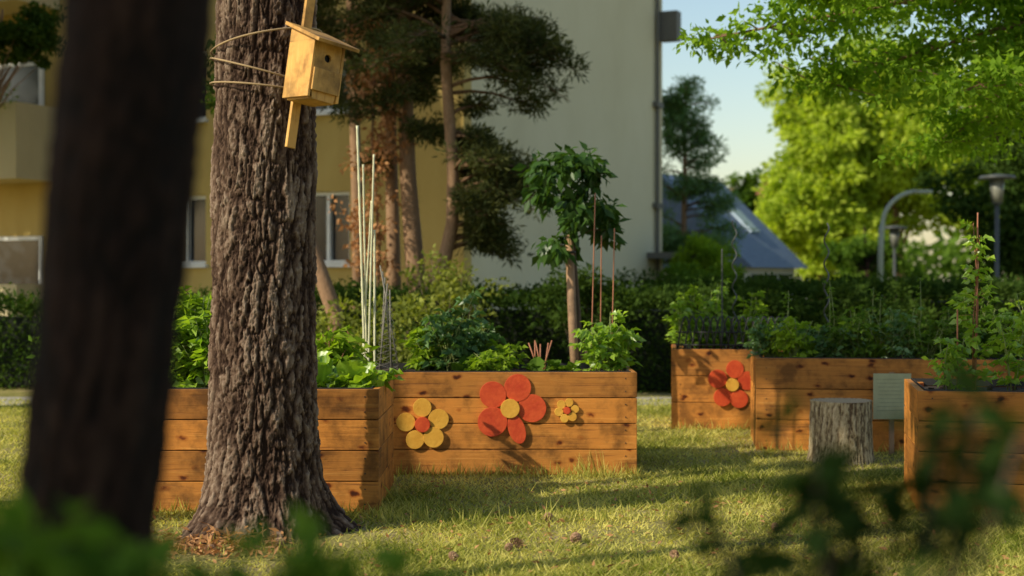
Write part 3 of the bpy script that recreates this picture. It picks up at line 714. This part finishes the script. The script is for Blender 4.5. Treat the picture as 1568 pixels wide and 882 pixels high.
gbox(mb,9.3,10.6,0.003,1.3,2.0,2.14,4); gbox(mb,9.4,10.5,1.15,1.25,0,2.0,4)
mb.tube([tuple(C+g*9.85+gn*0.07+Vector((0,0,z))) for z in (0,4,8,11)],0.045,8,4)
for z in (3.2,5.6): gbox(mb,9.7,10.1,0.003,0.14,z,z+0.12,4)
for zt in (1.42,5.0,8.5):
    fbox(mb,9.35,13.5,1.10,1.22,zt-1.5,zt,5); fbox(mb,9.25,9.35,0.002,1.22,zt-1.5,zt,5)
    fbox(mb,9.35,13.5,0.002,1.1,zt-1.5,zt-1.3,5)
    fbox(mb,9.8,11.0,0.002,0.03,zt-1.25,zt+0.9,2); fbox(mb,9.68,9.78,0.002,0.06,zt-1.25,zt+0.98,1); fbox(mb,11.02,11.12,0.002,0.06,zt-1.25,zt+0.98,1); fbox(mb,9.78,11.02,0.032,0.06,zt+0.9,zt+0.98,1)
c0=C+u*11+g*5.1; 
mb.box((c0.x,c0.y,Hb+0.15),(23,11.2,0.3),4,RF)
mb.build('walls_windows_balconies_roof',[M_ochre,M_white,M_glass,M_gable,M_trim,M_balc],parent=B)
e=empty('balcony_plants'); lv=Leaves(); cc=[tuple(C+u*t+fn*1.3+Vector((0,0,z))) for t in np.linspace(9.5,13,14) for z in (5.15,)]
lv.cloud(np.array(cc),0.3,70,0.09); lv.build('leaves',L_mid,e)
tree('small_tree',(-10.3,26.5,0),6,0.1,(-9.3,26,6.0),(1.1,0.9,0.9),40,130,0.10,L_deep,M_barkb,limbs=15)

# ---------------- distant houses ----------------
def house(name,x,y,w,d,hw,hr,rot,mroof,mwall,chim=True,sky=(-1,0,1)):
    mb=MB(); mb.box((0,0,hw/2),(w,d,hw),0)
    o_=0.35; mb.add([(-w/2-o_,-d/2-o_,hw-0.15),(w/2+o_,-d/2-o_,hw-0.15),(w/2+o_,d/2+o_,hw-0.15),(-w/2-o_,d/2+o_,hw-0.15),(-w/2-o_,0,hw+hr),(w/2+o_,0,hw+hr)],[(0,1,5,4),(2,3,4,5),(0,4,3),(1,2,5),(0,3,2,1)],1)
    for k in range(-1,2): 
        mb.box((k*w*0.28,-d/2-0.02,hw*0.55),(0.9,0.05,1.1),3); mb.box((k*w*0.28,-d/2-0.035,hw*0.55-0.6),(1.1,0.1,0.08),2)
    if chim: mb.box((w*0.15,0.3,hw+hr*0.95),(0.7,0.7,1.4),4); mb.box((w*0.15,0.3,hw+hr*0.95+0.75),(0.85,0.85,0.12),2)
    sl=math.atan2(hr+0.15,d/2+o_)
    for k in sky: 
        t=0.5; yy=-(d/2+o_)*(1-t); zz=hw-0.15+(hr+0.15)*t
        mb.box((k*w*0.25,yy-0.03,zz+0.05),(0.8,1.0,0.08),5,Matrix.Rotation(sl,3,'X'))
    o=mb.build(name,[mwall,mroof,M_white,M_glass,noisy_mat(name+'_brick',(0.28,0.1,0.06),(0.4,0.17,0.1),(6,6,14)),plain(name+'_skylight',(0.45,0.55,0.65),0.15,spec=0.9)]); o.location=(x,y,0); o.rotation_euler=(0,0,rot)
M_slate=noisy_mat('slate_roof',(0.12,0.16,0.23),(0.18,0.23,0.31),(3,12,3),0.6,0.3)
M_tile=noisy_mat('tile_roof',(0.36,0.12,0.07),(0.48,0.19,0.11),(3,14,3),0.8,0.3)
M_wallw=noisy_mat('white_render',(0.6,0.59,0.55),(0.72,0.71,0.66),(1,1,1),0.9,0.2)
house('slate_roof_house',5.7,45,4.4,5.2,2.0,2.7,math.radians(60),M_slate,M_wallw,False,(0.6,))
house('tile_roof_house',11.3,68,8,8,3.4,2.4,math.radians(10),M_tile,M_wallw)

# ---------------- street lamps ----------------
def lamp(x,y,h,s=1.0):
    mb=MB(); mb.tube([(0,0,0),(0,0,0.8),(0,0,0.82),(0,0,h-0.7)],[0.07*s,0.07*s,0.05*s,0.05*s],12,0)
    mb.tube([(0,0,h-0.7),(0,0,h-0.66)],[0.10*s,0.10*s],12,0)
    mb.tube([(0,0,h-0.65),(0,0,h-0.12)],[0.12*s,0.17*s],12,1)
    for k in range(4):
        a=k*1.571+.4; mb.tube([(0.13*math.cos(a)*s,0.13*math.sin(a)*s,h-0.66),(0.18*s*math.cos(a),0.18*s*math.sin(a),h-0.1)],0.012,5,0)
    mb.tube([(0,0,h-0.11),(0,0,h-0.04),(0,0,h)],[0.42*s,0.38*s,0.06],20,0)
    o=mb.build('street_lamp',[M_dgrey,plain('lamp_glass',(0.22,0.22,0.18),0.3)],True); o.location=(x,y,0)
lamp(11.25,33,3.95); lamp(12.1,45,3.2); lamp(14.1,60,2.8); lamp(14.8,70,2.5)
mb=MB(); pts=[(9.85,38,0),(9.85,38,2.2),(9.88,38,2.9)]+[(9.9+0.95*(1-math.cos(t)),38,2.95+0.9*math.sin(t)) for t in np.linspace(0,1.5,10)]
mb.tube(pts,[0.075]*3+[0.06]*10,10,0); mb.box((10.95,38,3.84),(0.5,0.22,0.1),0); mb.build('arched_street_lamp',[plain('galvanised',(0.34,0.37,0.28),0.4)],True)

# ---------------- right-hand trees ----------------
random.seed(12)
tree('linden_tree',(11.6,54,0),11,0.22,(11.6,54,5.6),(2.2,2.2,5.0),250,120,0.27,L_lind,M_barkb,lobes=26,sf=0.18)
tree('linden_tree',(15.0,55,0),12,0.25,(15.0,55,6.6),(2.9,2.4,6.0),280,120,0.27,L_lind,M_barkb,lobes=30,sf=0.17)
tree('linden_tree',(19.2,54,0),13,0.25,(19.2,54,7.0),(3.0,2.6,6.6),270,120,0.27,L_lind,M_barkb,lobes=30,sf=0.17)
tree('linden_tree',(23.2,56,0),14,0.25,(23.2,56,7.6),(3.2,2.8,7.2),220,110,0.27,L_bright,M_barkb,lobes=24,sf=0.18)
tree('maple_tree',(14.4,40,0),7,0.2,(14.4,40,3.7),(2.3,2.0,2.8),150,150,0.18,L_deep,M_barkd,lobes=14)
tree('maple_tree',(11.2,45,0),4,0.12,(11.4,46,2.0),(1.6,1.2,1.3),60,150,0.17,L_mid,M_barkd,lobes=8)
random.seed(3)
e=empty('ash_tree'); mb=MB(); mb.tube([(8.2,15,0),(8.1,15,2.5),(7.9,15,4.5),(7.6,15,8)],[0.24,0.2,0.17,0.06],12,r=.5)
cl=[]
def limb(a,b,r,n,sag=0.2,rad=0.4):
    a=Vector(a);b=Vector(b); m_=a.lerp(b,.5)+Vector((0,0,sag)); mb.tube([a,a.lerp(m_,.5)+Vector((0,0,sag*.4)),m_,b],[r,r*.7,r*.5,r*.12],6,r=.5)
    for i in range(n):
        t=0.3+0.7*random.random(); p=(a.lerp(m_,t*2) if t<.5 else m_.lerp(b,t*2-1)); rd=rad*(1.3-0.7*t); q=p+Vector((random.gauss(0,rd),random.gauss(0,rd),random.gauss(0,rd*.5)))
        cl.append(tuple(q)); 
        if i%2==0: mb.tube([p,q],[r*.15,.004],4,r=.5)
limb((8,15,4.2),(1.95,14,3.90),0.07,70,0.50,0.3)
limb((8,15,4.5),(2.4,13.2,4.25),0.07,90,0.3,0.4)
limb((8,15,4.2),(3.0,14.5,3.50),0.06,90,0.4,0.38)
limb((8,15,3.9),(4.2,13.5,3.30),0.05,80,0.35,0.4)
limb((8,15,5.0),(3.6,16,4.5),0.06,90,0.4,0.5)
limb((8,15,4.0),(4.6,15.5,3.0),0.05,70,0.4,0.4)
limb((8,15,6.0),(5.0,16,5.8),0.06,40,0.4,0.6)
mb.build('trunk_and_limbs',[M_barkb],True,parent=e)
lv=Leaves(); lv.cloud(np.array(cl),0.24,48,0.10,0.5,0.6,droop=0.5); lv.build('leaves',leaf_mat('leaf_ash',(0.09,0.19,0.018),(0.30,0.45,0.045),0.5,(1.6,1.6,0.5)),e)
random.seed(6)
e=bgpine('larch_tree',[(4.35,36,0),(4.35,36,3),(4.4,36,6.4)],[0.10,0.07,0.02],[(z,a,l*(1.15-0.13*z),d) for (z,a,l,d) in rl(70,1.8,6.1,0.6,1.9,0,6.28,0.0,0.5)],0.16,16,0.22,mat=L_blue,per=8)
shrub('shrub',(4.5,33,1.8),(0.8,0.7,0.65),45,110,0.13,L_bright)
shrub('shrub',(3.9,30,1.2),(0.9,0.7,0.6),40,110,0.11,L_mid)
tree('maple_tree',(10.2,62,0),7,0.2,(9.8,62,4.4),(1.5,1.5,2.0),60,150,0.24,L_mid,M_barkd)
lv=Leaves(); cc=[]
for k in range(300):
    x=random.uniform(-50,60); cc.append((x,random.uniform(92,100),random.uniform(0.5,5.5+1.5*math.sin(x*.4)+1.0*math.sin(x*1.1))))
lv.cloud(np.array(cc),1.8,50,0.7,0.6); lv.build('distant_trees',L_mid)

# ---------------- unseen trees added left of / behind the viewpoint to cast shade ----------------
tree('shade_oak_tree',(-6.3,-1.3,0),8,0.3,(-6.3,-1.3,6.0),(2.3,2.3,1.8),100,100,0.22,L_mid,M_barkb)
tree('shade_oak_tree',(-13,20.8,0),15,0.35,(-13,20.8,10.3),(3.2,3.2,5.2),190,90,0.36,L_mid,M_barkb,lobes=14)
tree('shade_oak_tree',(-14,24.5,0),14,0.35,(-14,24.5,8.3),(3.2,3.2,5.2),190,90,0.36,L_mid,M_barkb,lobes=14)
tree('shade_oak_tree',(-12,14,0),16,0.3,(-12,14,13.4),(2.4,2.4,2.8),90,80,0.32,L_mid,M_barkb,lobes=10)
tree('shade_birch_tree',(-5.6,8.7,0),9,0.16,(-5.6,8.7,7.5),(1.2,1.2,1.2),70,90,0.18,L_mid,M_barkb)
tree('shade_birch_tree',(-5.9,7.3,0),9,0.16,(-5.9,7.3,7.9),(1.2,0.9,1.2),60,90,0.18,L_mid,M_barkb)
tree('shade_birch_tree',(-4.6,4.9,0),9,0.16,(-4.6,4.9,6.75),(1.2,0.9,1.2),130,130,0.17,L_mid,M_barkb,lobes=12,sf=0.28)

# ---------------- foreground shrubs (very near) ----------------
def fshrub(tips,base,leaf,mat,n,spread,droop=0.2):
    e=empty('garden_shrub'); mb=MB(); cen=[]
    for (x,y,z) in tips:
        b=(base[0]+random.gauss(0,.04),base[1]+random.gauss(0,.04),0); m_=((b[0]*.6+x*.4),(b[1]*.6+y*.4),z*.75)
        mb.tube([b,m_,(x,y,z)],[0.009,0.006,0.002],6,0); cen.append((x,y,z)); 
        cen.append((x*.8+m_[0]*.2,y*.8+m_[1]*.2,z*.8+m_[2]*.2))
    mb.build('stems',[M_branch],True,parent=e); lv=Leaves(); lv.cloud(np.array(cen),spread,n,leaf,0.6,0.7,droop=droop); lv.build('leaves',mat,e)
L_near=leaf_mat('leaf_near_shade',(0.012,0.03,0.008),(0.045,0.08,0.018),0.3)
random.seed(8)
tips=[(-0.66,1.75,1.22),(-0.6,1.7,1.23),(-0.53,1.65,1.24),(-0.5,1.8,1.16),(-0.44,1.7,1.18),(-0.36,1.75,1.15),(-0.28,1.7,1.19),(-0.24,1.75,1.17),(-0.2,1.7,1.18),(-0.14,1.75,1.15),(-0.09,1.7,1.135),(-0.04,1.72,1.125),(-0.3,1.6,1.15),(-0.56,1.6,1.17),(-0.68,1.9,1.16),(-0.4,1.6,1.15),(-0.18,1.62,1.14)]
fshrub(tips,(-0.35,1.7),0.06,L_mid,22,0.055)
tips=[(0.33,1.75,1.36),(0.36,1.7,1.33),(0.40,1.75,1.27),(0.41,1.7,1.22),(0.43,1.72,1.18),(0.47,1.75,1.30),(0.50,1.7,1.29),(0.53,1.75,1.36),(0.57,1.75,1.38),(0.61,1.7,1.37),(0.60,1.8,1.31),(0.55,1.75,1.31),(0.25,1.7,1.25),(0.31,1.75,1.2),(0.37,1.72,1.30),(0.45,1.75,1.25)]
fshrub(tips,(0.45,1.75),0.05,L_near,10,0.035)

# ---------------- world, sun, camera ----------------
el=math.radians(34); az=Vector((0.88,0.475,0)).normalized()
dirv=Vector((az.x*math.cos(el),az.y*math.cos(el),-math.sin(el)))
w=bpy.data.worlds.new('World'); scene.world=w; w.use_nodes=True; nt=w.node_tree
bg=nt.nodes['Background']; sk=nt.nodes.new('ShaderNodeTexSky'); sk.sky_type='NISHITA'; sk.sun_disc=False
sk.sun_elevation=el; sk.sun_rotation=math.atan2(-az.x,-az.y)%(2*math.pi); sk.dust_density=1.0; sk.air_density=1.4; sk.ozone_density=1.5
nt.links.new(sk.outputs[0],bg.inputs[0]); bg.inputs[1].default_value=0.15
sl=bpy.data.lights.new('sun','SUN'); sl.energy=5; sl.angle=math.radians(0.5); sl.color=(1,0.91,0.71)
so=bpy.data.objects.new('sun',sl); COL.objects.link(so); so.rotation_euler=dirv.to_track_quat('-Z','Y').to_euler(); so.location=(-10,-5,12)
cam=bpy.data.cameras.new('camera'); co=bpy.data.objects.new('camera',cam); COL.objects.link(co)
co.location=(0,0,1.55); co.rotation_euler=(math.radians(90-0.42),0,0); cam.lens=50; cam.sensor_width=36; cam.clip_end=1000; cam.clip_start=0.05
cam.dof.use_dof=True; cam.dof.focus_distance=9.4; cam.dof.aperture_fstop=1.5
scene.camera=co
scene.view_settings.view_transform='Standard'; scene.view_settings.look='None'; scene.view_settings.exposure=0
